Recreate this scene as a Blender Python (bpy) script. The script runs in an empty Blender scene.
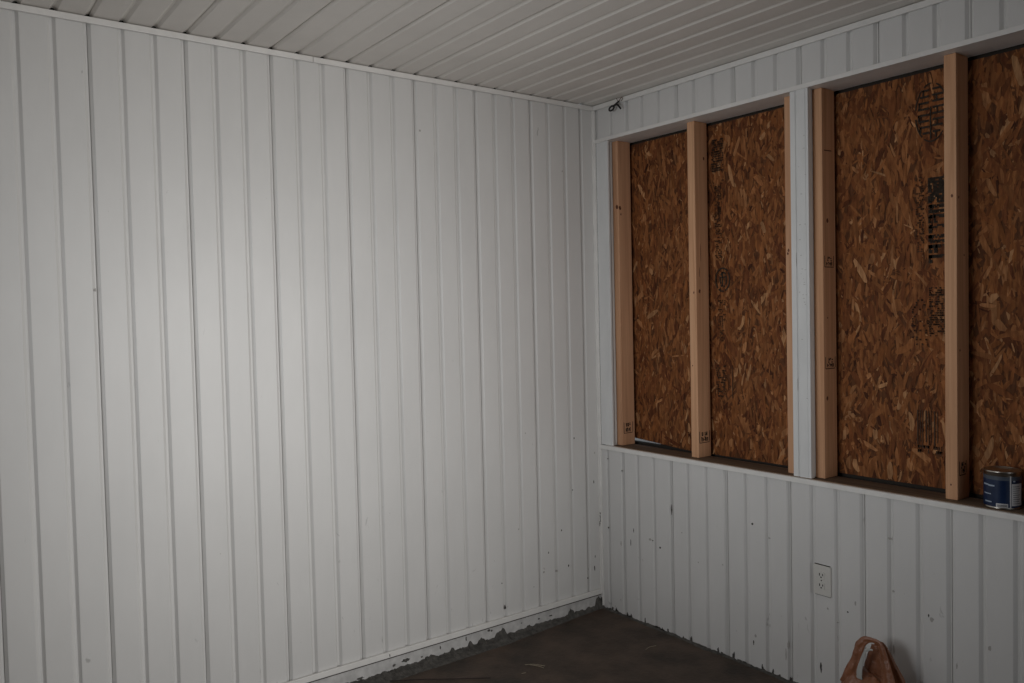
import bpy, bmesh, math, random
from math import sin, cos, pi, radians
from mathutils import Vector, Matrix
from mathutils.noise import noise
S = bpy.context.scene
COL = S.collection

# ------------------------------------------------------------------ materials
def mat(name, color, rough=0.6, metal=0.0, noise_amt=0.0, noise_scale=8.0, stretch=(1,1,1), bump=0.0, bump_scale=40.0, spec=0.4, color2=None):
    m = bpy.data.materials.new(name); m.use_nodes = True
    nt = m.node_tree; b = nt.nodes['Principled BSDF']
    b.inputs['Roughness'].default_value = rough
    b.inputs['Metallic'].default_value = metal
    b.inputs['Specular IOR Level'].default_value = spec
    b.inputs['Base Color'].default_value = (*color, 1)
    tc = nt.nodes.new('ShaderNodeTexCoord'); mp = nt.nodes.new('ShaderNodeMapping')
    nt.links.new(tc.outputs['Object'], mp.inputs['Vector']); mp.inputs['Scale'].default_value = stretch
    if noise_amt > 0 or color2:
        n = nt.nodes.new('ShaderNodeTexNoise'); n.inputs['Scale'].default_value = noise_scale
        n.inputs['Detail'].default_value = 6; n.inputs['Roughness'].default_value = 0.6
        nt.links.new(mp.outputs[0], n.inputs['Vector'])
        r = nt.nodes.new('ShaderNodeValToRGB')
        c2 = color2 or tuple(max(0, c*(1-noise_amt)) for c in color)
        r.color_ramp.elements[0].position = 0.35; r.color_ramp.elements[1].position = 0.65
        r.color_ramp.elements[0].color = (*c2, 1); r.color_ramp.elements[1].color = (*color, 1)
        nt.links.new(n.outputs['Fac'], r.inputs['Fac']); nt.links.new(r.outputs[0], b.inputs['Base Color'])
    if bump > 0:
        n2 = nt.nodes.new('ShaderNodeTexNoise'); n2.inputs['Scale'].default_value = bump_scale; n2.inputs['Detail'].default_value = 5
        nt.links.new(mp.outputs[0], n2.inputs['Vector'])
        bp = nt.nodes.new('ShaderNodeBump'); bp.inputs['Strength'].default_value = bump; bp.inputs['Distance'].default_value = 0.01
        nt.links.new(n2.outputs['Fac'], bp.inputs['Height']); nt.links.new(bp.outputs[0], b.inputs['Normal'])
    return m

def mat_panel(name, color, dirt=0.5):
    """painted ribbed panel: faint mottling, small dark specks that get denser near the floor"""
    m = mat(name, color, rough=0.42, spec=0.35)
    nt = m.node_tree; b = nt.nodes['Principled BSDF']; N = nt.nodes.new; L = nt.links.new
    tc = N('ShaderNodeTexCoord'); mp = N('ShaderNodeMapping'); mp.inputs['Scale'].default_value = (1, 1, 0.45)
    L(tc.outputs['Object'], mp.inputs['Vector'])
    n = N('ShaderNodeTexNoise'); n.inputs['Scale'].default_value = 5; n.inputs['Detail'].default_value = 8; n.inputs['Roughness'].default_value = 0.65
    L(mp.outputs[0], n.inputs['Vector'])
    r = N('ShaderNodeValToRGB'); r.color_ramp.elements[0].position = 0.3; r.color_ramp.elements[1].position = 0.7
    r.color_ramp.elements[0].color = (*[c*0.93 for c in color], 1); r.color_ramp.elements[1].color = (*color, 1)
    L(n.outputs['Fac'], r.inputs['Fac'])
    # height mask (object origin sits at floor level)
    sp = N('ShaderNodeSeparateXYZ'); L(tc.outputs['Object'], sp.inputs[0])
    mr = N('ShaderNodeMapRange'); mr.inputs['From Min'].default_value = 0.0; mr.inputs['From Max'].default_value = 1.0
    mr.inputs['To Min'].default_value = 0.0; mr.inputs['To Max'].default_value = 0.05; L(sp.outputs['Z'], mr.inputs['Value'])
    n2 = N('ShaderNodeTexNoise'); n2.inputs['Scale'].default_value = 34; n2.inputs['Detail'].default_value = 5; n2.inputs['Distortion'].default_value = 0.8
    mp2 = N('ShaderNodeMapping'); mp2.inputs['Scale'].default_value = (1, 1, 0.55); L(tc.outputs['Object'], mp2.inputs['Vector']); L(mp2.outputs[0], n2.inputs['Vector'])
    sub = N('ShaderNodeMath'); sub.operation = 'SUBTRACT'; L(n2.outputs['Fac'], sub.inputs[0]); L(mr.outputs[0], sub.inputs[1])
    r2 = N('ShaderNodeValToRGB'); r2.color_ramp.elements[0].position = 0.68; r2.color_ramp.elements[1].position = 0.74
    r2.color_ramp.elements[0].color = (0, 0, 0, 1); r2.color_ramp.elements[1].color = (dirt, dirt, dirt, 1)
    L(sub.outputs[0], r2.inputs['Fac'])
    mx = N('ShaderNodeMixRGB'); L(r2.outputs[0], mx.inputs['Fac']); L(r.outputs[0], mx.inputs['Color1']); mx.inputs['Color2'].default_value = (0.12, 0.11, 0.10, 1)
    L(mx.outputs[0], b.inputs['Base Color'])
    n3 = N('ShaderNodeTexNoise'); n3.inputs['Scale'].default_value = 4.5; L(tc.outputs['Object'], n3.inputs['Vector'])
    bp = N('ShaderNodeBump'); bp.inputs['Strength'].default_value = 0.10; bp.inputs['Distance'].default_value = 0.02
    L(n3.outputs['Fac'], bp.inputs['Height']); L(bp.outputs[0], b.inputs['Normal'])
    return m

def mat_wood(name, c1, c2, along=2):
    m = mat(name, c1, rough=0.7, spec=0.2)
    nt = m.node_tree; b = nt.nodes['Principled BSDF']; N = nt.nodes.new; L = nt.links.new
    tc = N('ShaderNodeTexCoord'); mp = N('ShaderNodeMapping'); sc = [60, 60, 60]; sc[along] = 1.6
    mp.inputs['Scale'].default_value = sc; L(tc.outputs['Object'], mp.inputs['Vector'])
    oi = N('ShaderNodeObjectInfo'); ml = N('ShaderNodeMath'); ml.operation = 'MULTIPLY'; ml.inputs[1].default_value = 40
    L(oi.outputs['Random'], ml.inputs[0]); L(ml.outputs[0], mp.inputs['Location'])
    n = N('ShaderNodeTexNoise'); n.inputs['Scale'].default_value = 1.0; n.inputs['Detail'].default_value = 5; n.inputs['Distortion'].default_value = 0.5
    L(mp.outputs[0], n.inputs['Vector'])
    r = N('ShaderNodeValToRGB'); r.color_ramp.elements[0].position = 0.3; r.color_ramp.elements[1].position = 0.68
    r.color_ramp.elements[0].color = (*c2, 1); r.color_ramp.elements[1].color = (*c1, 1)
    L(n.outputs['Fac'], r.inputs['Fac']); L(r.outputs[0], b.inputs['Base Color'])
    bp = N('ShaderNodeBump'); bp.inputs['Strength'].default_value = 0.15; bp.inputs['Distance'].default_value = 0.002
    L(n.outputs['Fac'], bp.inputs['Height']); L(bp.outputs[0], b.inputs['Normal'])
    return m

def mat_flake():
    m = mat('strand_board', (0.3, 0.12, 0.05), rough=0.75, spec=0.2)
    nt = m.node_tree; b = nt.nodes['Principled BSDF']; N = nt.nodes.new; L = nt.links.new
    at = N('ShaderNodeVertexColor'); at.layer_name = 'strand'
    tc = N('ShaderNodeTexCoord'); n = N('ShaderNodeTexNoise'); n.inputs['Scale'].default_value = 95; n.inputs['Detail'].default_value = 5
    mp = N('ShaderNodeMapping'); mp.inputs['Scale'].default_value = (1, 1, 0.22); L(tc.outputs['Object'], mp.inputs['Vector']); L(mp.outputs[0], n.inputs['Vector'])
    r = N('ShaderNodeValToRGB'); r.color_ramp.elements[0].position = 0.3; r.color_ramp.elements[1].position = 0.7
    r.color_ramp.elements[0].color = (0.46, 0.42, 0.40, 1); r.color_ramp.elements[1].color = (1, 1, 1, 1); L(n.outputs['Fac'], r.inputs['Fac'])
    mx = N('ShaderNodeMixRGB'); mx.blend_type = 'MULTIPLY'; mx.inputs['Fac'].default_value = 1; L(at.outputs[0], mx.inputs['Color1']); L(r.outputs[0], mx.inputs['Color2'])
    L(mx.outputs[0], b.inputs['Base Color'])
    return m

M = {}
M['panel'] = mat_panel('white_panel', (0.71, 0.703, 0.69), 0.35)
M['ceil'] = mat('ceiling_panel', (0.80, 0.765, 0.72), rough=0.5, noise_amt=0.06, noise_scale=4, spec=0.3)
M['low_bounce'] = mat_wood('low_bounce_wood', (0.20, 0.13, 0.08), (0.13, 0.08, 0.05))  # made-up dark tone for the unseen walls, keeps bounced light low
M['trim'] = mat('white_trim', (0.83, 0.815, 0.79), rough=0.4, noise_amt=0.08, noise_scale=14)
M['jamb'] = mat('jamb_paint', (0.76, 0.765, 0.76), rough=0.45, noise_amt=0.10, noise_scale=9, stretch=(1,1,0.3))
M['kerb'] = mat('painted_concrete', (0.62, 0.61, 0.60), rough=0.7, noise_amt=0.25, noise_scale=25, bump=0.3)
M['cement'] = mat('bare_cement', (0.125, 0.118, 0.108), rough=0.9, noise_amt=0.5, noise_scale=40, bump=0.6, bump_scale=90)
M['floor'] = mat('floor_concrete', (0.098, 0.066, 0.048), rough=0.55, color2=(0.038, 0.028, 0.021), noise_scale=5.5, bump=0.2, bump_scale=60, spec=0.3)
M['stud'] = mat_wood('stud_wood', (0.72, 0.42, 0.245), (0.54, 0.285, 0.155))
M['stud_pink'] = mat_wood('stud_wood_pink', (0.68, 0.395, 0.235), (0.50, 0.265, 0.15))
M['knot'] = mat('knot_wood', (0.16, 0.06, 0.03), rough=0.7, noise_amt=0.4, noise_scale=120)
M['ink'] = mat('black_ink', (0.028, 0.024, 0.022), rough=0.8, spec=0.1)
M['ink_board'] = mat('board_ink', (0.060, 0.045, 0.034), rough=0.8, spec=0.1, noise_amt=0.5, noise_scale=90)
M['ink_soft'] = mat('faded_ink', (0.075, 0.045, 0.03), rough=0.8, spec=0.1)
M['old_wood'] = mat_wood('weathered_sill_wood', (0.20, 0.145, 0.10), (0.10, 0.07, 0.05), along=0)
M['raw_edge'] = mat_wood('raw_sill_edge', (0.33, 0.22, 0.14), (0.12, 0.08, 0.05), along=0)
M['dark'] = mat('dark_frame_shade', (0.03, 0.025, 0.02), rough=0.9)  # frame colour, also the painted shade of cavity and outlet hole
M['chip'] = mat('dark_chip_shade', (0.075, 0.07, 0.065), rough=0.9)  # real chips, plus the painted gap shade under the base trim
M['smudge'] = mat('grey_smudge', (0.42, 0.405, 0.385), rough=0.8)
M['osb'] = mat_flake()
M['outlet'] = mat('outlet_plastic', (0.66, 0.645, 0.61), rough=0.35)
M['slot'] = mat('outlet_slot', (0.02, 0.02, 0.02), rough=0.8)
M['steel'] = mat('can_steel', (0.55, 0.52, 0.47), rough=0.28, metal=1.0, noise_amt=0.2, noise_scale=30)
M['blue'] = mat('label_blue', (0.008, 0.024, 0.075), rough=0.35, noise_amt=0.3, noise_scale=20)
M['label_grey'] = mat('label_grey', (0.07, 0.085, 0.11), rough=0.4)
M['label_white'] = mat('label_white', (0.66, 0.66, 0.68), rough=0.45, noise_amt=0.15, noise_scale=60)
M['label_text'] = mat('label_text', (0.35, 0.42, 0.52), rough=0.45)
M['bag'] = mat('bag_plastic', (0.27, 0.105, 0.050), rough=0.38, noise_amt=0.25, noise_scale=14, bump=0.6, bump_scale=35, spec=0.5)
M['bag'].node_tree.nodes['Principled BSDF'].inputs['Transmission Weight'].default_value = 0.0
M['bag_white'] = mat('bag_white_plastic', (0.45, 0.45, 0.43), rough=0.5)
M['wire'] = mat('black_wire', (0.02, 0.02, 0.02), rough=0.5)
M['string'] = mat('brown_string', (0.25, 0.18, 0.13), rough=0.8)
M['straw'] = mat('straw', (0.36, 0.31, 0.22), rough=0.7)
M['stick'] = mat('dark_stick', (0.03, 0.02, 0.016), rough=0.7)
M['pale'] = mat('pale_ledge', (0.75, 0.73, 0.70), rough=0.6)

# ------------------------------------------------------------------ helpers
def link(name, bm, mats, parent=None, smooth=False, kind=None, label=None, cat=None, group=None):
    me = bpy.data.meshes.new(name)
    bmesh.ops.recalc_face_normals(bm, faces=bm.faces) if kind != 'keep' else None
    bm.to_mesh(me); bm.free()
    for m in (mats if isinstance(mats, (list, tuple)) else [mats]): me.materials.append(m)
    if smooth:
        for p in me.polygons: p.use_smooth = True
    o = bpy.data.objects.new(name, me); COL.objects.link(o)
    if parent: o.parent = parent
    if kind and kind != 'keep': o['kind'] = kind
    tag(o, label, cat, group)
    return o
def tag(o, label=None, cat=None, group=None):
    if label: o['label'] = label
    if cat: o['category'] = cat
    if group: o['group'] = group
def empty(name, loc, label, cat, group=None):
    o = bpy.data.objects.new(name, None); COL.objects.link(o); o.location = loc; o.empty_display_size = 0.05
    tag(o, label, cat, group); return o
def box(bm, x0, x1, y0, y1, z0, z1, mi=0, bevel=0.0):
    vs = [bm.verts.new((x, y, z)) for x in (x0, x1) for y in (y0, y1) for z in (z0, z1)]
    f = []
    for idx in ((0,1,3,2),(4,6,7,5),(0,4,5,1),(2,3,7,6),(0,2,6,4),(1,5,7,3)):
        fc = bm.faces.new([vs[i] for i in idx]); fc.material_index = mi; f.append(fc)
    if bevel > 0:
        es = list({e for fc in f for e in fc.edges})
        r = bmesh.ops.bevel(bm, geom=es, offset=bevel, segments=2, affect='EDGES', profile=0.6)
        for fc in r['faces']: fc.material_index = mi
def tube(bm, pts, r, seg=8, mi=0, rfun=None, flat=1.0, side=None):
    """sweep an ellipse along pts"""
    P = [Vector(p) for p in pts]; rings = []
    up = Vector(side) if side else Vector((0, 0, 1))
    for i, p in enumerate(P):
        t = (P[min(i+1, len(P)-1)] - P[max(i-1, 0)]).normalized()
        a = t.cross(up)
        if a.length < 1e-3: a = t.cross(Vector((1, 0.3, 0)))
        a.normalize(); b = t.cross(a).normalized()
        rr = r if rfun is None else rfun(i/(len(P)-1))
        rings.append([bm.verts.new(p + a*rr*cos(2*pi*k/seg) + b*rr*flat*sin(2*pi*k/seg)) for k in range(seg)])
    for A, B in zip(rings, rings[1:]):
        for k in range(seg):
            f = bm.faces.new((A[k], A[(k+1) % seg], B[(k+1) % seg], B[k])); f.material_index = mi
    for R_ in (rings[0], rings[-1]):
        try: bm.faces.new(R_).material_index = mi
        except Exception: pass
def smooth_path(pts, n=6):
    P = [Vector(p) for p in pts]; P = [P[0]*2-P[1]] + P + [P[-1]*2-P[-2]]; out = []
    for i in range(1, len(P)-2):
        for k in range(n):
            t = k/n
            out.append(0.5*((2*P[i]) + (-P[i-1]+P[i+1])*t + (2*P[i-1]-5*P[i]+4*P[i+1]-P[i+2])*t*t + (-P[i-1]+3*P[i]-3*P[i+1]+P[i+2])*t**3))
    out.append(P[-2]); return out
def lathe(bm, prof, c, seg=48, mi=0):
    rings = [[bm.verts.new((c[0]+r*cos(2*pi*k/seg), c[1]+r*sin(2*pi*k/seg), c[2]+z)) for k in range(seg)] for r, z in prof]
    for A, B in zip(rings, rings[1:]):
        for k in range(seg):
            f = bm.faces.new((A[k], A[(k+1) % seg], B[(k+1) % seg], B[k])); f.material_index = mi
    bm.faces.new(rings[0]).material_index = mi; bm.faces.new(rings[-1]).material_index = mi

G = 0.1            # groove spacing
def ribbed(bm, s0, s1, t0, t1, grooves, joints, place, depth=0.0095, back=0.05, mi=0):
    """ribbed cladding: profile along s, extruded over t. place(s, d, t) -> xyz, d = depth behind the face"""
    prof = [(s0, 0.0)]
    for g in sorted(grooves):
        if g-0.013 <= s0 or g+0.013 >= s1: continue
        if any(abs(g-j) < 1e-6 for j in joints):
            q = [(-.0135, 0), (-.0122, .0004), (-.0032, depth), (.0008, depth), (.0010, depth+.006), (.0030, depth+.006), (.0032, depth), (.0120, .0004), (.0133, 0)]
        else:
            q = [(-.0135, 0), (-.0122, .0004), (-.0032, depth), (.0032, depth), (.0120, .0004), (.0133, 0)]
        prof += [(g+a, b) for a, b in q]
    prof.append((s1, 0.0)); prof += [(s1, back), (s0, back)]
    A = [bm.verts.new(place(s, d, t0)) for s, d in prof]; B = [bm.verts.new(place(s, d, t1)) for s, d in prof]
    n = len(prof)
    for i in range(n):
        bm.faces.new((A[i], A[(i+1) % n], B[(i+1) % n], B[i])).material_index = mi
    bm.faces.new(A).material_index = mi; bm.faces.new(B[::-1]).material_index = mi

def blot(bm, place, u, v, ru, rv, mi, seed=0, h=0.0006, jag=0.45, n=14):
    """irregular thin chip / mark: place(u, v, h)"""
    rnd = random.Random(seed); top = []; bot = []
    for k in range(n):
        a = 2*pi*k/n; q = 1 - jag*rnd.random()
        top.append(bm.verts.new(place(u+ru*q*cos(a), v+rv*q*sin(a), h))); bot.append(bm.verts.new(place(u+ru*q*cos(a), v+rv*q*sin(a), -0.0002)))
    bm.faces.new(top).material_index = mi
    for k in range(n): bm.faces.new((top[k], bot[k], bot[(k+1) % n], top[(k+1) % n])).material_index = mi

RX, RY, HC = 3.45, -3.5, 2.424       # room extents (x to the right, y towards the viewer), ceiling face height

# ------------------------------------------------------------------ left wall (x = 0)
bm = bmesh.new()
gl = [-(0.0825 + G*k) for k in range(34)]; jl = [g for k, g in enumerate(gl) if k % 3 == 0]
ribbed(bm, RY, 0.0, 0.07, 2.412, gl, jl, lambda s, d, t: (-d, s, t))
PL = lambda u, v, h: (h, u, v)
for (u, v, ru, rv, mi, sd) in [(-.586, .135, .005, .012, 1, 1), (-.584, .130, .0035, .006, 1, 7), (-2.188, 1.549, .005, .006, 2, 2), (-.50, .47, .004, .004, 2, 3), (-.25, .42, .004, .005, 1, 4),
        (-.045, .20, .004, .018, 1, 5), (-.04, .255, .003, .008, 1, 6), (-.09, .16, .004, .006, 1, 8), (-.36, .245, .006, .006, 2, 9), (-.21, .245, .004, .008, 1, 10),
        (-.6, .245, .003, .004, 1, 11), (-.285, .235, .010, .006, 2, 12), (-.175, .60, .003, .004, 1, 13), (-.04, .62, .003, .010, 1, 14), (-.16, .845, .004, .006, 1, 15),
        (-.03, .76, .003, .006, 2, 16), (-.45, .9, .003, .004, 2, 17), (-.33, .33, .003, .006, 1, 18), (-.42, .19, .004, .004, 2, 20), (-.2, 2.1, .004, .004, 2, 21), (-.96, 2.2, .006, .006, 2, 22)]:
    blot(bm, PL, u, v, ru, rv, mi, sd)
link('wall_left', bm, [M['panel'], M['chip'], M['smudge']], kind='structure')

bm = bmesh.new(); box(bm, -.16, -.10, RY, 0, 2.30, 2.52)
box(bm, -.16, 0, RY, 0, 2.50, 2.56); link('trim_11', bm, M['dark'], kind='structure', label='dark backing painted as the shaded cavity above the left crown trim')  # near-black boxes put the cavity's shade into the colour
# crown, base trim and concrete kerb along the left wall
bm = bmesh.new()
box(bm, .0022, .013, RY, -1.4215, 2.400, 2.4205, bevel=.002); box(bm, .0022, .013, -1.420, 0.0, 2.400, 2.4205, bevel=.002); box(bm, -.004, .003, RY, 0, 2.405, 2.4205)
link('trim_1', bm, M['trim'], kind='structure', label='white crown trim along the left wall')
bm = bmesh.new(); box(bm, .0022, .014, RY, 0, .070, .093, bevel=.002); box(bm, 0, .006, RY, 0, .071, .088); box(bm, 0, .0062, RY, 0, .0628, .0702, 1)  # last box: dark strip painted as the shaded gap below the trim
blot(bm, lambda u, v, h: (.014+h, u, v), -1.172, .080, .0025, .009, 1, 5)
link('baseboard_left', bm, [M['trim'], M['chip']], kind='structure')
bm = bmesh.new(); box(bm, -.05, .005, RY, 0, -.02, .068)
link('trim_2', bm, M['kerb'], kind='structure', label='white painted concrete kerb under the left wall')

def cement_edge():
    """bare cement left ragged under the white paint of the kerb"""
    bm = bmesh.new(); rnd = random.Random(4); n = 900; prev = None
    y = RY; step = (0-RY)/n
    bumps = [(-.62, .022, .030), (-.60, .020, .012), (-.985, .014, .022), (-.87, .016, .010), (-.20, .026, .014), (-.215, .020, .008), (-.03, .048, .022), (-.78, .014, .012), (-.72, .016, .02)]
    for i in range(n+1):
        y = RY + step*i
        top = .016 + .010*noise((y*6, 1, 0)) + .009*noise((y*38, 7, 0)) + .004*noise((y*140, 3, 0))
        for c, h, w in bumps: top += h*max(0, 1-((y-c)/w)**4)*(0.85+0.3*noise((y*120, 9, 2)))
        top = max(.003, top)
        wd = .012 + .05*min(1, max(0, -y-.1)/.55) + .007*noise((y*9, 4, 4)) + .003*noise((y*60, 4, 9))
        ring = [bm.verts.new((.0052, y, top)), bm.verts.new((.0075, y, max(.002, top-.002))), bm.verts.new((.010+wd*.25, y, top*.55)), bm.verts.new((.012+wd*.6, y, top*.18+.002)), bm.verts.new((wd+.012, y, .0002))]
        if prev:
            for a in range(4): bm.faces.new((prev[a], prev[a+1], ring[a+1], ring[a]))
        prev = ring
    # islands where the paint has flaked off
    P2 = lambda u, v, h: (.0052+h, u, v)
    for k, (u, v, ru, rv) in enumerate([(-1.095, .036, .022, .009), (-1.15, .030, .010, .007), (-.80, .050, .003, .012), (-.68, .055, .010, .007), (-.665, .05, .006, .006), (-.93, .045, .004, .009),
              (-1.02, .030, .006, .004), (-.50, .043, .005, .003), (-.40, .038, .008, .004), (-1.3, .02, .02, .006), (-1.25, .012, .012, .004), (-.33, .036, .012, .004)]):
        blot(bm, P2, u, v, ru, rv, 0, 50+k, n=18, h=.0012)
    return link('trim_3', bm, M['cement'], kind='structure', label='bare grey cement edge under the left wall')
cement_edge()

# ------------------------------------------------------------------ right wall (y = 0) with the boarded openings
ZS, ZH = 0.800, 2.245
bm = bmesh.new()
gr = [0.06 + G*k for k in range(36)]; jr = [g for k, g in enumerate(gr) if k % 3 == 1]
ribbed(bm, 0.0, RX, 0.0, .785, gr, jr, lambda s, d, t: (s, d, t))
gu = [0.024 + G*k for k in range(36)]; ju = [g for k, g in enumerate(gu) if k % 3 == 2]
ribbed(bm, 0.0, RX, 2.25, HC+.03, gu, ju, lambda s, d, t: (s, d, t))
ribbed(bm, 2.20, RX, .785, 2.25, gr, jr, lambda s, d, t: (s, d, t))
PR = lambda u, v, h: (u, -h, v)
rr = random.Random(11)
for (u, v, ru, rv, mi) in [(.462, .56, .004, .030, 1), (.155, .69, .004, .004, 1), (.06, .735, .004, .004, 1), (.055, .40, .005, .006, 1), (.33, .40, .012, .006, 2), (.345, .398, .005, .004, 1),
        (.225, .42, .003, .012, 1), (.205, .36, .0025, .018, 1), (.39, .375, .006, .006, 1), (.14, .34, .004, .014, 2), (.89, .58, .006, .006, 1), (.74, .38, .004, .003, 2), (.97, .54, .006, .004, 2),
        (1.30, .34, .004, .004, 1), (1.19, .10, .005, .022, 1), (1.19, .02, .004, .012, 1), (1.22, .33, .004, .005, 2), (1.47, .46, .005, .005, 2), (1.60, .40, .008, .010, 2), (1.59, .41, .003, .008, 1),
        (1.73, .22, .005, .006, 1), (1.72, .22, .004, .004, 2), (1.68, .27, .003, .012, 2), (.9, .13, .006, .008, 2), (.89, .10, .003, .012, 1), (1.05, .14, .004, .020, 2), (1.46, .64, .010, .004, 2), (1.04, .10, .003, .03, 2),
        (.52, .47, .004, .004, 2), (.61, .36, .004, .004, 2), (1.26, .29, .005, .003, 2), (1.37, .25, .004, .006, 2), (1.47, .26, .003, .02, 2), (1.33, .38, .004, .01, 2), (1.78, .36, .006, .01, 2)]:
    blot(bm, PR, u, v, ru, rv, mi, int(u*1000+v*77))
# ragged dark chips where the cladding meets the floor
for k in range(46):
    u = .03 + 1.75*rr.random(); hgt = .003 + .011*rr.random()**2
    blot(bm, PR, u, .004, .006+.012*rr.random(), hgt, 1, 900+k, jag=.6)
for u, h_ in ((.075, .020), (.10, .018), (.175, .016), (.20, .020), (.29, .02), (.43, .012), (.565, .03), (.79, .034), (.71, .018), (.93, .02), (.98, .024), (1.06, .018)):
    blot(bm, PR, u, .008, .007, h_, 1, int(u*500), jag=.55)
link('wall_right', bm, [M['panel'], M['chip'], M['smudge']], kind='structure')

bmc = bmesh.new(); prev = None
for i in range(700):
    x = .012 + i*.005; top = max(.0015, .005+.005*noise((x*14, 5, 1))+.004*noise((x*60, 2, 5))); wd = .016+.010*noise((x*7, 8, 8))+.003*noise((x*50, 1, 8))
    ring_ = [bmc.verts.new(v) for v in ((x, -.0004, top), (x, -.004, top*.8), (x, -max(.008, wd), .0003))]
    if prev:
        for a in range(2): bmc.faces.new((prev[a], prev[a+1], ring_[a+1], ring_[a]))
    prev = ring_
link('trim_12', bmc, M['cement'], kind='structure', label='thin grey cement line where the right wall meets the floor')
bm = bmesh.new(); box(bm, 0, .018, -.012, 0, .012, 2.40, bevel=.002)
for k in range(12):
    blot(bm, lambda u, v, h: (u, -.012-h, v), .006+.008*rr.random(), .405+.06*rr.random(), .0022, .007*rr.random()+.002, 1, 70+k)
blot(bm, lambda u, v, h: (u, -.012-h, v), .01, .03, .006, .03, 1, 99)
link('trim_4', bm, [M['trim'], M['chip']], kind='structure', label='white corner trim where the walls meet')
bm = bmesh.new(); box(bm, .013, RX, -.013, -.0022, 2.400, 2.4205, bevel=.002); box(bm, .013, RX, -.006, 0.001, 2.404, 2.42)
link('trim_5', bm, M['trim'], kind='structure', label='white crown trim along the right wall')
# header casing over the openings: lip + soffit board
bm = bmesh.new(); box(bm, .0, RX, -.008, 0.004, 2.245, 2.262, bevel=.002); box(bm, .018, 2.2, 0, .137, 2.245, 2.252)
link('trim_6', bm, M['trim'], kind='structure', label='white header casing over the boarded openings')
# sill: white lip, raw edge, weathered plank
bm = bmesh.new()
box(bm, .0, RX, -.010, .004, .780, .7995, 0, bevel=.002)
box(bm, .018, 2.2, .0042, .012, .785, .801, 1); box(bm, .018, 2.2, .0125, .016, .785, .798, 3)
box(bm, .018, 2.2, .0165, .118, .775, .8005, 2); box(bm, .018, 2.2, .118, .15, .77, .794, 3)
blot(bm, lambda u, v, h: (u, v, .8005+h), .04, .0, .018, .006, 3, 6)
link('trim_7', bm, [M['trim'], M['raw_edge'], M['old_wood'], M['chip']], kind='structure', label='window sill with white lip and weathered wood top')
# jamb casings
bm = bmesh.new(); box(bm, .018, .097, 0, .010, .8005, 2.2455, bevel=.0015)
box(bm, .045, .0835, .028, .045, .8005, 2.2450); link('trim_8', bm, M['jamb'], kind='structure', label='white jamb board beside the corner')
bm = bmesh.new()
def post(bm, x0, x1, z0, z1):
    prof = [(x0, 0), (x0+.020, 0), (x0+.0225, .0035), (x0+.0250, 0), (x0+.028, .0), (x0+.031, -.002), (x1-.012, -.002), (x1-.010, 0), (x1, 0), (x1, .022), (x0, .022)]
    A = [bm.verts.new((x, y, z0)) for x, y in prof]; B = [bm.verts.new((x, y, z1)) for x, y in prof]
    for i in range(len(prof)): j = (i+1) % len(prof); bm.faces.new((A[i], A[j], B[j], B[i]))
    bm.faces.new(A); bm.faces.new(B[::-1])
post(bm, 1.083, 1.158, .803, 2.2455); box(bm, 1.10, 1.1495, .026, .045, .803, 2.245)
rp = random.Random(3)
for k in range(24):
    z = 1.45+.16*rp.random() if k < 10 else .82+1.3*rp.random()
    blot(bm, lambda u, v, h: (u, -.002-h, v), 1.116+.03*rp.random(), z, .002+.004*rp.random(), .0012, 1, 300+k, h=.0004)
for z in (1.15, 1.62): blot(bm, lambda u, v, h: (u, -.0001-h, v), 1.104, z, .0008, .03, 1, int(z*100))
link('trim_9', bm, [M['jamb'], M['smudge']], kind='structure', label='white post casing between the two boarded openings')
# outer frame rails behind the boards + right reveal
bm = bmesh.new()
box(bm, -.05, 2.3, .150, .185, 2.225, 2.40); box(bm, .26, 2.3, .150, .175, .70, .812); box(bm, -.05, .26, .150, .175, .70, .806)
box(bm, -.05, .02, .02, .185, .70, 2.40); box(bm, 2.19, 2.26, .05, .185, .70, 2.40); box(bm, 1.06, 1.19, .150, .18, .70, 2.40); box(bm, -.05, 2.3, .0505, .15, 2.255, 2.40); box(bm, -.05, 2.3, .0505, .15, .70, .774)
link('window_1', bm, M['dark'], kind='structure', label='dark outer window framing behind the boards')
bm = bmesh.new(); box(bm, -.2, 2.6, .176, .50, .74, .79)
link('trim_10', bm, M['pale'], kind='structure', label='pale outer window ledge seen through the gap')

# ------------------------------------------------------------------ ceiling, floor, remaining walls
bm = bmesh.new()
gc = [-(0.0765 + G*k) for k in range(35)]; jc = [g for k, g in enumerate(gc) if k % 3 == 0]
ribbed(bm, RY, 0.0, -0.004, RX, gc, jc, lambda s, d, t: (t, s, HC+d), depth=.0080)
link('ceiling', bm, M['ceil'], kind='structure')
bm = bmesh.new(); box(bm, -.2, RX+.2, RY-.2, .15, -.12, 0)
link('floor', bm, M['floor'], kind='structure')
DY0, DY1, DZ = -1.32, -0.42, 2.05     # doorway in the wall out of frame on the right
bm = bmesh.new()
box(bm, RX, RX+.1, RY, DY0, 0, HC+.03); box(bm, RX, RX+.1, DY1, .05, 0, HC+.03); box(bm, RX, RX+.1, DY0, DY1, DZ, HC+.03)
link('wall_near', bm, M['low_bounce'], kind='structure')
bm = bmesh.new(); WX0, WX1, WZ0, WZ1 = 0.35, 1.55, .95, 2.05
box(bm, 0, WX0, RY-.1, RY, 0, HC+.03); box(bm, WX1, RX, RY-.1, RY, 0, HC+.03); box(bm, WX0, WX1, RY-.1, RY, 0, WZ0); box(bm, WX0, WX1, RY-.1, RY, WZ1, HC+.03)
link('wall_back', bm, M['low_bounce'], kind='structure')

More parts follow.
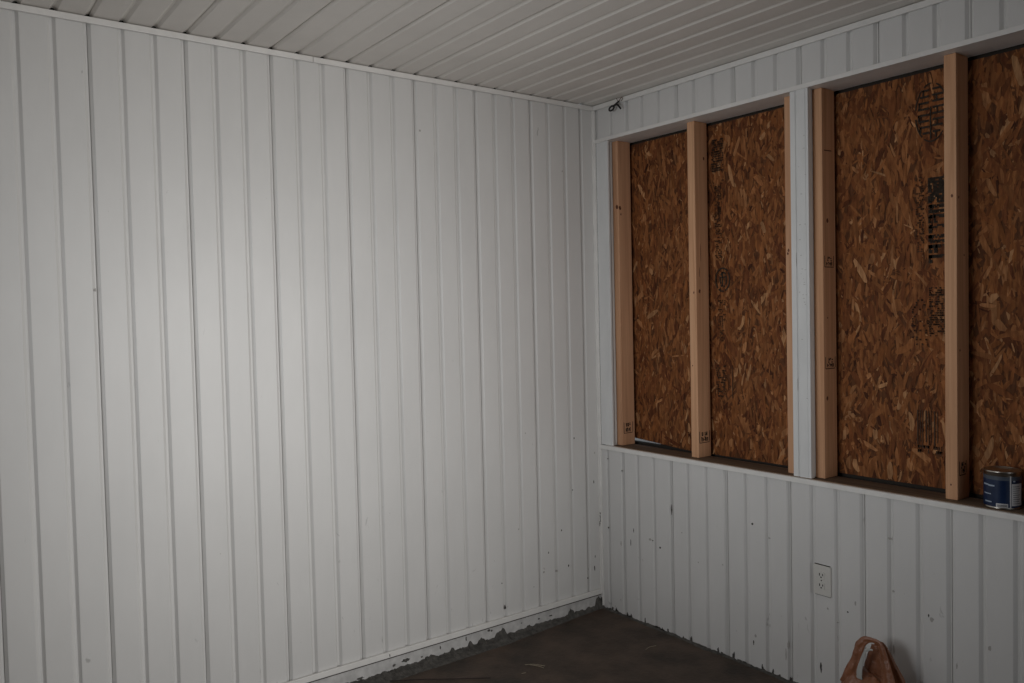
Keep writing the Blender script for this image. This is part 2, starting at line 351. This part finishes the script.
# ------------------------------------------------------------------ framing studs
def ink_glyphs(bm, place, u0, u1, v0, v1, cols, rows, seed, fill=.6, mi=0, rot=False, h=.0004):
    """blurred rows of printed characters, none of them legible in the photograph"""
    rnd = random.Random(seed); du = (u1-u0)/cols; dv = (v1-v0)/rows
    def bar(a0, a1, b0, b1):
        q = [place(a0, b0, h), place(a1, b0, h), place(a1, b1, h), place(a0, b1, h)]
        bm.faces.new([bm.verts.new(c) for c in q]).material_index = mi
    for i in range(cols):
        for j in range(rows):
            if rnd.random() > fill: continue
            a, b = u0+i*du+du*.1, v0+j*dv+dv*.1; w, t = du*.8, dv*.8; s = min(w, t)*.40
            for k in range(4):
                if rnd.random() < .65:
                    if k == 0: bar(a, a+s, b, b+t)
                    elif k == 1: bar(a+w-s, a+w, b, b+t)
                    elif k == 2: bar(a, a+w, b+t*.5-s/2, b+t*.5+s/2)
                    else: bar(a, a+w, b+t-s, b+t)

STUD_Y0, STUD_Y1 = .040, .123
studs = [ # x0, x1, label, stamps [(y0,y1,z0,z1)], knots [(face, u, z, r)]
 (.084, .122, 'wall stud standing in the corner, leftmost of the bare wood studs', 'stud_pink', [(.052, .108, .862, .908)], [('f', .112, 1.935, .013), ('s', .05, 1.93, .012), ('s', .055, 1.90, .006)]),
 (.547, .586, 'wall stud dividing the left boarded opening, with a long drying crack near mid height', 'stud', [(.050, .112, .868, .912)], [('s', .062, 1.52, .010), ('f', .573, 1.515, .006), ('s', .10, 2.09, .008), ('f', .560, 1.20, .004)]),
 (1.030, 1.068, 'wall stud mostly hidden, a thin strip left of the white post', 'stud_pink', [], [('f', 1.043, 1.66, .007), ('f', 1.040, 1.648, .006)]),
 (1.150, 1.189, 'wall stud directly right of the white post', 'stud', [(.052, .108, 1.592, 1.628), (.052, .112, 1.214, 1.252), (.052, .10, 2.016, 2.020)], [('s', .07, 1.76, .010), ('s', .06, 1.10, .009), ('s', .066, 1.40, .004)]),
 (1.627, 1.666, 'wall stud dividing the right boarded opening, left of the paint can', 'stud', [(.055, .098, .885, .925)], [('f', 1.652, 1.79, .006), ('s', .055, 1.785, .005), ('s', .06, 1.29, .005), ('f', 1.645, .85, .004), ('s', .09, 1.60, .004)]),
]
for i, (x0, x1, lab, mt, stamps, knots) in enumerate(studs):
    root = empty('wall_stud', ((x0+x1)/2, (STUD_Y0+STUD_Y1)/2, ZS), lab, 'stud', 'bare wood studs in the boarded openings')
    cx, cy = root.location.x, root.location.y
    bm = bmesh.new(); box(bm, x0-cx, x1-cx, STUD_Y0-cy, STUD_Y1-cy, .0010, 2.2445-ZS, bevel=.003)
    if i == 1:   # drying cracks
        for (zc, ln) in ((1.68, .09), (1.60, .05)):
            blot(bm, lambda u, v, h: (x1-cx+h, u-cy, v-ZS), .062+.01*(zc > 1.65), zc, .0012, ln/2, 1, 4, n=10, jag=.3)
    link('board', bm, [M[mt], M['knot']], root)
    for (y0, y1, z0, z1) in stamps:
        bm = bmesh.new()
        pl = lambda u, v, h: (x1-cx+h, u-cy, v-ZS)
        if z1-z0 > .01: (ink_glyphs(bm, pl, y0+.008, y1-.008, z0, (z0+z1)/2-.002, 4, 1, 30+i, 1, h=.0004), ink_glyphs(bm, pl, y0+.010, y1-.012, (z0+z1)/2+.002, z1, 3, 1, 50+i, 1, h=.0004))
        else: bm.faces.new([bm.verts.new(pl(a, b, .0004)) for a, b in ((y0, z0), (y1, z0+.001), (y1, z0+.0045), (y0, z0+.0030))])
        if z1-z0 > .01:
            for q in range(5): blot(bm, pl, y0+.012+.007*q, z0+.010+.010*((q*7+i) % 3), .0045, .0035, 0, q*9+i, jag=.5, h=.0006)
            for a0, a1, b0, b1 in ((y0-.003, y0+.0005, z0-.004, z1+.002), (y1-.001, y1+.0025, z0, z1+.002), (y0, y1, z0-.005, z0-.002)):
                bm.faces.new([bm.verts.new(pl(a, b, .0004)) for a, b in ((a0, b0), (a1, b0), (a1, b1), (a0, b1))])
        link('grade_stamp', bm, M['ink'], root, label='black ink stamp', kind='keep')
    for (fc, u, z, r) in knots:
        bm = bmesh.new()
        if fc == 's': blot(bm, lambda a, b, h: (x1-cx+h, a-cy, b-ZS), u, z, r*.7, r, 0, int(z*100), jag=.25, h=.0003)
        else: blot(bm, lambda a, b, h: (a-cx, STUD_Y0-cy-h, b-ZS), u, z, r*.7, r, 0, int(z*100), jag=.25, h=.0003)
        link('knot', bm, M['knot'], root)

# ------------------------------------------------------------------ strand boards
YB = .136
def strand_board(x0, x1, z0, z1, seed, z0left, label):
    root = empty('strand_board', ((x0+x1)/2, YB, z0), label, 'board', 'wood strand boards closing the openings')
    ox, oy, oz = root.location
    rnd = random.Random(seed); bm = bmesh.new(); colr = bm.loops.layers.float_color.new('strand')
    # core slab, the left end of its bottom edge cut slightly high
    xs = x0+.36*(x1-x0) if z0left != z0 else x0+.01
    V = [(x0, z0left), (xs, z0), (x1, z0), (x1, z1), (x0, z1)]
    A = [bm.verts.new((x-ox, .002, z-oz)) for x, z in V]; B = [bm.verts.new((x-ox, .012, z-oz)) for x, z in V]
    fs = [bm.faces.new(A), bm.faces.new(B[::-1])] + [bm.faces.new((A[i], A[(i+1) % 5], B[(i+1) % 5], B[i])) for i in range(5)]
    for f in fs:
        for l in f.loops: l[colr] = (.16, .062, .024, 1)
    pal = [(.34, .140, .052), (.40, .175, .070), (.28, .105, .038), (.22, .080, .030), (.48, .235, .105), (.17, .058, .022), (.31, .12, .04), (.36, .15, .055), (.56, .31, .155), (.10, .035, .015)]
    wts = [20, 13, 20, 15, 6, 10, 16, 13, 4, 5]
    n = int((x1-x0)*(z1-z0)*4600)
    for i in range(n):
        big = rnd.random() < .55
        ln = (.035 + .075*rnd.random()) if big else (.010 + .030*rnd.random()); wd = (.007 + .017*rnd.random()**1.3) if big else (.002 + .006*rnd.random())
        a = rnd.gauss(0, .40) if rnd.random() < .85 else rnd.uniform(-1.5, 1.5)
        cx = rnd.uniform(x0+.004, x1-.004); cz = rnd.uniform(z0+.01, z1-.006)
        c = rnd.choices(pal, wts)[0]; k = rnd.uniform(.78, 1.12); c = (c[0]*k*1.04, c[1]*k*.97, c[2]*k*.88)
        if c[0] < .12: ln *= .55; wd *= .7
        pts = []; ns = 4
        bend = rnd.uniform(-.25, .25)*wd
        L_ = [(-ln/2, rnd.uniform(-.3, .3)*wd), (-ln*.42, -wd*.42), (-ln*.1, -wd*.5+bend), (ln*.2, -wd*.45+bend), (ln*.45, -wd*rnd.uniform(.05, .4)), (ln/2, rnd.uniform(-.2, .35)*wd), (ln*.38, wd*.4), (ln*.1, wd*.5+bend), (-ln*.2, wd*.44+bend), (-ln*.44, wd*rnd.uniform(.1, .45))]
        ca, sa = cos(a), sin(a); hgt = -.0022*(i/n) - .0001; tx = rnd.uniform(-.02, .02); tz = rnd.uniform(-.01, .01)
        ok = True; vs = []
        for t, w in L_:
            x = cx + t*sa + w*ca; z = cz + t*ca - w*sa
            zl = z0 if x > xs else z0left + (z0-z0left)*(x-x0)/(xs-x0)
            x = min(max(x, x0), x1); z = min(max(z, zl+.0005), z1)
            vs.append((x-ox, .0018+hgt+(x-cx)*tx+(z-cz)*tz, z-oz))
        f = bm.faces.new([bm.verts.new(v) for v in vs])
        for l in f.loops: l[colr] = (*c, 1)
    link('sheet', bm, M['osb'], root, kind='keep')
    return root
b1 = strand_board(.06, 1.075, .806, 2.234, 5, .830, 'orange-brown strand board behind the studs left of the white post')
b2 = strand_board(1.115, 2.17, .811, 2.233, 9, .811, 'orange-brown strand board behind the studs right of the white post, above the paint can')

def print_on(root, name, fn, soft=False):
    bm = bmesh.new(); ox, oy, oz = root.location
    pl = lambda u, v, h: (u-ox, -.0022-h, v-oz)
    fn(bm, pl); link(name, bm, M['ink_soft'] if soft else M['ink_board'], root, label='dark ink print on the board', kind='keep')
def ring(bm, pl, cx, cz, rx, rz, w, n=40, gap=0.0, seed=1):
    rnd = random.Random(seed)
    for k in range(n):
        if rnd.random() < gap: continue
        a, b = 2*pi*k/n, 2*pi*(k+1)/n
        bm.faces.new([bm.verts.new(pl(cx+(rx-d)*cos(t), cz+(rz-d)*sin(t), .0003)) for t, d in ((a, 0), (b, 0), (b, w), (a, w))])
def rect(bm, pl, a0, a1, b0, b1): bm.faces.new([bm.verts.new(pl(a, b, .0003)) for a, b in ((a0, b0), (a1, b0), (a1, b1), (a0, b1))])
def oval_mark(bm, pl):
    cx, cz = 1.541, 2.093
    ring(bm, pl, cx, cz, .056, .100, .0045, gap=.12)
    rect(bm, pl, cx-.005, cx, cz-.09, cz+.02)
    for k in range(8):
        z = cz+.072-k*.0205; hw = .046*math.sqrt(max(0, 1-((z-cz)/.094)**2))
        rect(bm, pl, cx-hw, cx-.008, z, z+.0075); rect(bm, pl, cx+.004, cx+hw, z+.002, z+.0095)
        if k % 2 == 0: rect(bm, pl, cx-hw, cx-hw+.005, z-.015, z+.0058)
        else: rect(bm, pl, cx+hw*.4, cx+hw*.4+.005, z-.013, z+.004)
print_on(b2, 'printed_mark', oval_mark)
def tall_letters(bm, pl):      # heavy worn letters turned on their side, half hidden by the stud
    rnd = random.Random(2)
    def worn(a0, a1, b0, b1):     # solid stroke laid down as overlapping worn cells
        nx = max(1, round((a1-a0)/.006)); nz = max(1, round((b1-b0)/.006))
        for i in range(nx):
            for j in range(nz):
                if rnd.random() < .2: continue
                e = .0009
                rect(bm, pl, a0+(a1-a0)*i/nx-e*rnd.random(), a0+(a1-a0)*(i+1)/nx+e*rnd.random(), b0+(b1-b0)*j/nz-e*rnd.random(), b0+(b1-b0)*(j+1)/nz+e*rnd.random())
    z = 1.872
    worn(1.529, 1.60, z-.086, z); z -= .092
    for k in range(6):
        z0 = z-k*.034
        worn(1.530, 1.542, z0-.028, z0); worn(1.530, 1.60, z0-.011, z0)
        if k in (1, 4): worn(1.548, 1.560, z0-.028, z0)
        if k in (0, 3): worn(1.545, 1.60, z0-.028, z0-.018)
print_on(b2, 'printed_mark', tall_letters)
print_on(b2, 'printed_mark', lambda bm, pl: ink_glyphs(bm, pl, 1.485, 1.515, 1.62, 1.88, 5, 34, 5, .45), soft=True)
print_on(b2, 'printed_mark', lambda bm, pl: (ink_glyphs(bm, pl, 1.53, 1.60, 1.33, 1.50, 10, 22, 8, .7), ink_glyphs(bm, pl, 1.47, 1.53, 1.30, 1.46, 9, 20, 12, .22)))
def barcode(bm, pl):
    for k, x in enumerate((1.487, 1.497, 1.505, 1.516, 1.526, 1.534, 1.545, 1.556)):
        rect(bm, pl, x, x+.0028 if k % 3 else x+.0045, .955+.01*(k % 2), 1.075)
    ink_glyphs(bm, pl, 1.487, 1.60, .925, .955, 8, 2, 3, .7)
print_on(b2, 'printed_mark', barcode, soft=True)
print_on(b1, 'printed_mark', lambda bm, pl: ink_glyphs(bm, pl, .60, .665, 2.03, 2.17, 8, 14, 21, .85))
print_on(b1, 'printed_mark', lambda bm, pl: ink_glyphs(bm, pl, .612, .650, 1.66, 1.97, 5, 40, 22, .6), soft=True)
print_on(b1, 'printed_mark', lambda bm, pl: (ring(bm, pl, .652, 1.567, .040, .052, .006, gap=.1, seed=4), ring(bm, pl, .655, 1.567, .020, .034, .006, gap=.25, seed=6), rect(bm, pl, .648, .654, 1.54, 1.60), rect(bm, pl, .64, .668, 1.575, 1.58)))
print_on(b1, 'printed_mark', lambda bm, pl: ink_glyphs(bm, pl, .625, .665, 1.30, 1.48, 6, 24, 25, .4), soft=True)
print_on(b1, 'printed_mark', lambda bm, pl: (ink_glyphs(bm, pl, .61, .665, 1.06, 1.20, 7, 14, 27, .6), rect(bm, pl, .695, .698, 1.06, 1.20)), soft=True)

# ------------------------------------------------------------------ paint can
CX, CY, CZ = 1.790, .0665, .801
can = empty('paint_can', (CX, CY, CZ), 'small round paint can with dark blue label on the window sill', 'paint can')
R_ = .0512
bm = bmesh.new(); lathe(bm, [(.047, .0015), (.0505, .0), (.0525, .001), (.0525, .0035), (R_, .005), (R_, .111), (.0520, .112), (.0526, .1145), (.0520, .117), (.0505, .118), (.0485, .117), (.0480, .113), (.047, .112)], (0, 0, 0))
link('body', bm, M['steel'], can, smooth=True)
bm = bmesh.new(); lathe(bm, [(.0478, .110), (.0478, .1135), (.0460, .1160), (.0435, .1160), (.0420, .1125), (.0405, .1118), (.010, .1122), (.002, .1122)], (0, 0, 0))
link('lid', bm, M['steel'], can, smooth=True)
view = math.atan2(-2.69-CY, 2.925-CX)    # horizontal direction from the can to the camera position
def patch(a0, a1, z0, z1, m, name, dr=.0006, parent=None, label=None):
    bm = bmesh.new(); n = max(2, int(abs(a1-a0)/4)); ro, ri = R_+dr, R_-.0002; rows = []
    for k in range(n+1):
        a = view + radians(a0+(a1-a0)*k/n)
        rows.append([bm.verts.new((r*cos(a), r*sin(a), z)) for r, z in ((ri, z0), (ro, z0), (ro, z1), (ri, z1))])
    for A, B in zip(rows, rows[1:]):
        for i in range(4): bm.faces.new((A[i], B[i], B[(i+1) % 4], A[(i+1) % 4]))
    if abs(a1-a0) < 359: bm.faces.new(rows[0]); bm.faces.new(rows[-1])
    return link(name, bm, m, parent or can, smooth=False, label=label)
lab = patch(0, 360, .006, .090, M['blue'], 'label_wrap', label='dark blue label')
patch(0, 360, .090, .1015, M['label_grey'], 'label_band', parent=lab)
patch(23, 27, .006, .104, M['label_white'], 'label_seam', .0011, lab, 'pale vertical stripe')
patch(29, 74, .012, .080, M['label_white'], 'label_panel', .0011, lab, 'pale text panel')
patch(-19, 17, .006, .018, M['label_white'], 'bar_code', .0011, lab, 'white bar code patch')
for k in range(9): patch(-14+k*3.3, -14+k*3.3+1.7, .008, .015, M['slot'], 'code_bar', .0015, lab)
for a0, a1, z0, z1 in ((-72, -46, .0705, .075), (-46, -24, .069, .0735), (-68, -36, .043, .046), (-62, -34, .018, .0215), (34, 41, .086, .090)):
    patch(a0, a1, z0, z1, M['label_text'], 'label_lettering', .0011, lab)
for k in range(9): patch(33, 66-(k*7) % 12, .018+k*.0066, .0195+k*.0066, M['label_grey'], 'label_lettering', .0015, lab)

# ------------------------------------------------------------------ outlet
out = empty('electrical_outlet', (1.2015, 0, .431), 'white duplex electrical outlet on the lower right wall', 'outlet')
bm = bmesh.new(); box(bm, -.0355, .0355, -.0065, .0005, -.0555, .0555, bevel=.0025); link('face_plate', bm, M['outlet'], out)
bm = bmesh.new(); box(bm, -.033, .031, -.0010, .0002, -.0582, .0586); link('cutout_shade', bm, M['dark'], out, label='dark strip painted as the shaded hole edge behind the plate')  # dark slab painted as hole shade above and below the plate
for s in (1, -1):
    bm = bmesh.new(); n = 20
    A = [(.0165*max(-.82, min(.82, cos(2*pi*k/n)*1.15)), .0145*sin(2*pi*k/n)) for k in range(n)]
    f0 = [bm.verts.new((a-.002, -.0085, b+s*.0195)) for a, b in A]; f1 = [bm.verts.new((a*1.06-.002, -.006, b*1.06+s*.0195)) for a, b in A]
    bm.faces.new(f0)
    for k in range(n): bm.faces.new((f0[k], f1[k], f1[(k+1) % n], f0[(k+1) % n]))
    rc = link('receptacle', bm, M['outlet'], out)
    bm = bmesh.new()
    box(bm, -.0100, -.0068, -.0090, -.0080, s*.0195-.002, s*.0195+.0075); box(bm, .0028, .0060, -.0090, -.0080, s*.0195-.001, s*.0195+.0065)
    box(bm, -.0045, .0005, -.0090, -.0080, s*.0195-.0095, s*.0195-.0045)
    link('slots', bm, M['slot'], rc, label='dark plug slots')
bm = bmesh.new(); box(bm, -.004, .000, -.0082, -.006, -.002, .002, bevel=.0008); link('screw', bm, M['slot'], out)

# ------------------------------------------------------------------ bent wire hook in the upper corner
hk = empty('wire_hook', (.17, -.02, 2.39), 'small bent black wire hook dangling from the crown trim in the corner', 'hook')
HX = lambda x, y, z: (x-.17, y+.02, z-2.39)
bm = bmesh.new()
tube(bm, [HX(.152+.0155*cos(t*pi/8), -.022+.004*sin(t*pi/8), 2.381+.0115*sin(t*pi/8)) for t in range(17)], .0042, 8)
tube(bm, smooth_path([HX(.160, -.022, 2.389), HX(.175, -.024, 2.390), HX(.189, -.022, 2.398), HX(.195, -.016, 2.405)]), .0046, 8)
tube(bm, smooth_path([HX(.180, -.022, 2.392), HX(.196, -.026, 2.388), HX(.206, -.026, 2.377), HX(.214, -.024, 2.366)]), .0044, 8)
link('hook_wire', bm, M['wire'], hk, smooth=True)
bm = bmesh.new()
tube(bm, smooth_path([HX(.195, -.016, 2.402), HX(.200, -.016, 2.411), HX(.215, -.018, 2.418), HX(.221, -.018, 2.410), HX(.208, -.016, 2.403)]), .0016, 6)
tube(bm, smooth_path([HX(.194, -.016, 2.402), HX(.186, -.018, 2.412), HX(.184, -.020, 2.421)]), .0014, 6)
link('string_tie', bm, M['string'], hk, smooth=True, label='thin brown string')

# ------------------------------------------------------------------ plastic bag
bag = empty('plastic_bag', (1.46, -.13, 0), 'crumpled orange-brown plastic bag with raised handles on the floor by the right wall', 'bag')
BX, BY = 1.46, -.13
bm = bmesh.new(); seg = 64; rings = []
prof = [(.0, .105, .060), (.004, .122, .078), (.05, .130, .088), (.10, .120, .082), (.15, .105, .066), (.180, .090, .048), (.198, .076, .032), (.206, .060, .020)]
for zi, (z, rx, ry) in enumerate(prof):
    rg = []
    for k in range(seg):
        a = 2*pi*k/seg; c, s = cos(a), sin(a)
        nn = 1 + .16*noise((c*2.1, s*2.1, z*11)) + .09*noise((c*6+4, s*6, z*22)) + .05*noise((c*15, s*15, z*18))
        zz = z + (0 if zi < 2 else .016*noise((c*3, s*3, z*5+8)))
        rg.append(bm.verts.new((rx*nn*c, ry*nn*s, max(.001, zz))))
    rings.append(rg)
for A, B in zip(rings, rings[1:]):
    for k in range(seg): bm.faces.new((A[k], A[(k+1) % seg], B[(k+1) % seg], B[k]))
bm.faces.new(rings[0]); bm.faces.new(rings[-1])
o = link('bag_body', bm, M['bag'], bag, smooth=True)
md = o.modifiers.new('sub', 'SUBSURF'); md.levels = 1; md.render_levels = 1
def crumple_band(name, pts, widths, m, thick=.35, seed=0, seg=20, fold=.30, label=None, side=(0, 1, 0)):
    """a gathered plastic handle: swept closed section with lengthwise folds"""
    P = smooth_path([(x-BX, y-BY, z) for x, y, z in pts], 8); W = []
    n = len(widths)-1
    for i in range(len(P)):
        t = i/(len(P)-1)*n; j = min(int(t), n-1); W.append(widths[j]+(widths[j+1]-widths[j])*(t-j))
    bm = bmesh.new(); rings = []; sd = Vector(side)
    for i, p in enumerate(P):
        t = (P[min(i+1, len(P)-1)]-P[max(i-1, 0)]).normalized(); a = t.cross(sd).normalized(); b = t.cross(a).normalized(); rg = []
        for k in range(seg):
            q = 2*pi*k/seg; r = 1 + fold*sin(k*5*2*pi/seg+seed+2*noise((i*.12, seed, 0))) + .25*noise((k*.7, i*.18, seed))
            rg.append(bm.verts.new(p + a*W[i]*cos(q)*(1+.18*noise((i*.2, seed, 1))) + b*W[i]*thick*sin(q)*r))
        rings.append(rg)
    for A, B in zip(rings, rings[1:]):
        for k in range(seg): bm.faces.new((A[k], A[(k+1) % seg], B[(k+1) % seg], B[k]))
    bm.faces.new(rings[0]); bm.faces.new(rings[-1])
    return link(name, bm, m, bag, smooth=True, label=label)
# front handle: left strap, bunched top, right strap
crumple_band('handle', [(1.392, -.15, .15), (1.406, -.150, .205), (1.420, -.145, .255), (1.428, -.140, .295), (1.444, -.135, .317), (1.468, -.130, .3225), (1.492, -.128, .316), (1.505, -.130, .285), (1.516, -.135, .245), (1.528, -.140, .200), (1.536, -.145, .15)],
             [.034, .024, .0165, .017, .0130, .008, .0085, .013, .018, .024, .028], M['bag'], .4, 1)
# rear handle, a little behind and lower
crumple_band('handle', [(1.405, -.095, .15), (1.430, -.095, .21), (1.452, -.100, .265), (1.468, -.105, .300), (1.484, -.105, .306), (1.497, -.102, .285), (1.515, -.095, .235), (1.535, -.09, .19), (1.54, -.09, .15)],
             [.020, .010, .007, .008, .010, .014, .020, .024, .028], M['bag'], .5, 5)
crumple_band('gathered_fold', [(1.468, -.112, .15), (1.468, -.112, .20), (1.468, -.110, .25), (1.468, -.108, .300)], [.055, .046, .034, .018], M['bag'], .18, 3, fold=.5)
crumple_band('inner_strap', [(1.436, -.160, .19), (1.438, -.161, .220), (1.447, -.160, .258), (1.458, -.162, .288), (1.470, -.162, .300), (1.484, -.160, .303)],
             [.0115, .0095, .0065, .0045, .0040, .003], M['bag_white'], .22, 9, fold=.12, label='white plastic strap')

# ------------------------------------------------------------------ litter on the floor
bm = bmesh.new(); tube(bm, smooth_path([(.069, -1.203, .004), (.14, -1.10, .005), (.20, -1.02, .0045), (.302, -.882, .005)]), .0020, 6)
tag(link('wood_stick', bm, M['stick'], smooth=True), 'long thin dark stick lying on the floor near the left wall', 'stick')
for k, (pts, lab_) in enumerate([
    ([(.290, -.700, .003), (.310, -.672, .004), (.352, -.646, .004)], 'pale dry stalk on the floor, longest of the pieces in front of the corner'),
    ([(.310, -.690, .007), (.338, -.668, .0045), (.362, -.660, .003)], 'pale dry stalk crossing the longest one on the floor'),
    ([(.345, -.760, .003), (.352, -.745, .004)], 'tiny pale crumb of dry stalk at the bottom of the picture'),
    ([(.498, -.150, .003), (.492, -.185, .004), (.500, -.215, .004)], 'dull yellow dry stalk on the floor nearest the right wall')]):
    bm = bmesh.new(); tube(bm, smooth_path(pts), .0009, 6)
    tag(link('dry_stalk', bm, M['straw'], smooth=True), lab_, 'straw', 'dry stalks on the floor')

# ------------------------------------------------------------------ light: daylight through the doorway and a window out of frame
w = bpy.data.worlds.new('World'); S.world = w; w.use_nodes = True
w.node_tree.nodes['Background'].inputs[0].default_value = (0.86, 0.93, 1.0, 1); w.node_tree.nodes['Background'].inputs[1].default_value = 0.25
def area(name, loc, target, sx, sy, power, color, spread):
    l = bpy.data.lights.new(name, 'AREA'); l.shape = 'RECTANGLE'; l.size = sx; l.size_y = sy; l.energy = power; l.color = color; l.spread = radians(spread)
    o = bpy.data.objects.new(name, l); COL.objects.link(o); o.location = loc
    o.rotation_euler = (Vector(target)-Vector(loc)).to_track_quat('-Z', 'Y').to_euler()
    return o
area('door_daylight', (RX+.02, (DY0+DY1)/2, 1.2), (0, -1.80, 1.14), .86, 1.5, 11.6, (1.0, .992, .972), 75)
area('window_daylight', ((WX0+WX1)/2, RY-.02, 1.5), (1.0, 0, 1.34), 1.15, 1.05, 4.4, (.96, .98, 1.0), 68)

# ------------------------------------------------------------------ camera
f, yaw, pit, rol, cx, cy, cz = [817.408758, 2.50170597, -0.0343096067, -0.0226633166, 2.92518829, -2.69098966, 1.44282172]
F = Vector((cos(yaw)*cos(pit), sin(yaw)*cos(pit), sin(pit)))
Rr = F.cross(Vector((0, 0, 1))).normalized(); U = Rr.cross(F)
R2 = Rr*cos(rol)+U*sin(rol); U2 = -Rr*sin(rol)+U*cos(rol)
cam = bpy.data.cameras.new('camera'); co = bpy.data.objects.new('camera', cam); COL.objects.link(co)
co.matrix_world = Matrix(((R2.x, U2.x, -F.x, cx), (R2.y, U2.y, -F.y, cy), (R2.z, U2.z, -F.z, cz), (0, 0, 0, 1)))
cam.sensor_width = 36; cam.sensor_fit = 'HORIZONTAL'; cam.lens = f*36/1024; cam.clip_start = .02
S.camera = co
S.view_settings.view_transform = 'Standard'; S.view_settings.look = 'None'; S.view_settings.gamma = 1; S.view_settings.use_curve_mapping = False
S.view_settings.exposure = 0.0
S.cycles.use_denoising = True
S.cycles.max_bounces = 8; S.cycles.diffuse_bounces = 5
S.cycles.sample_clamp_indirect = 5
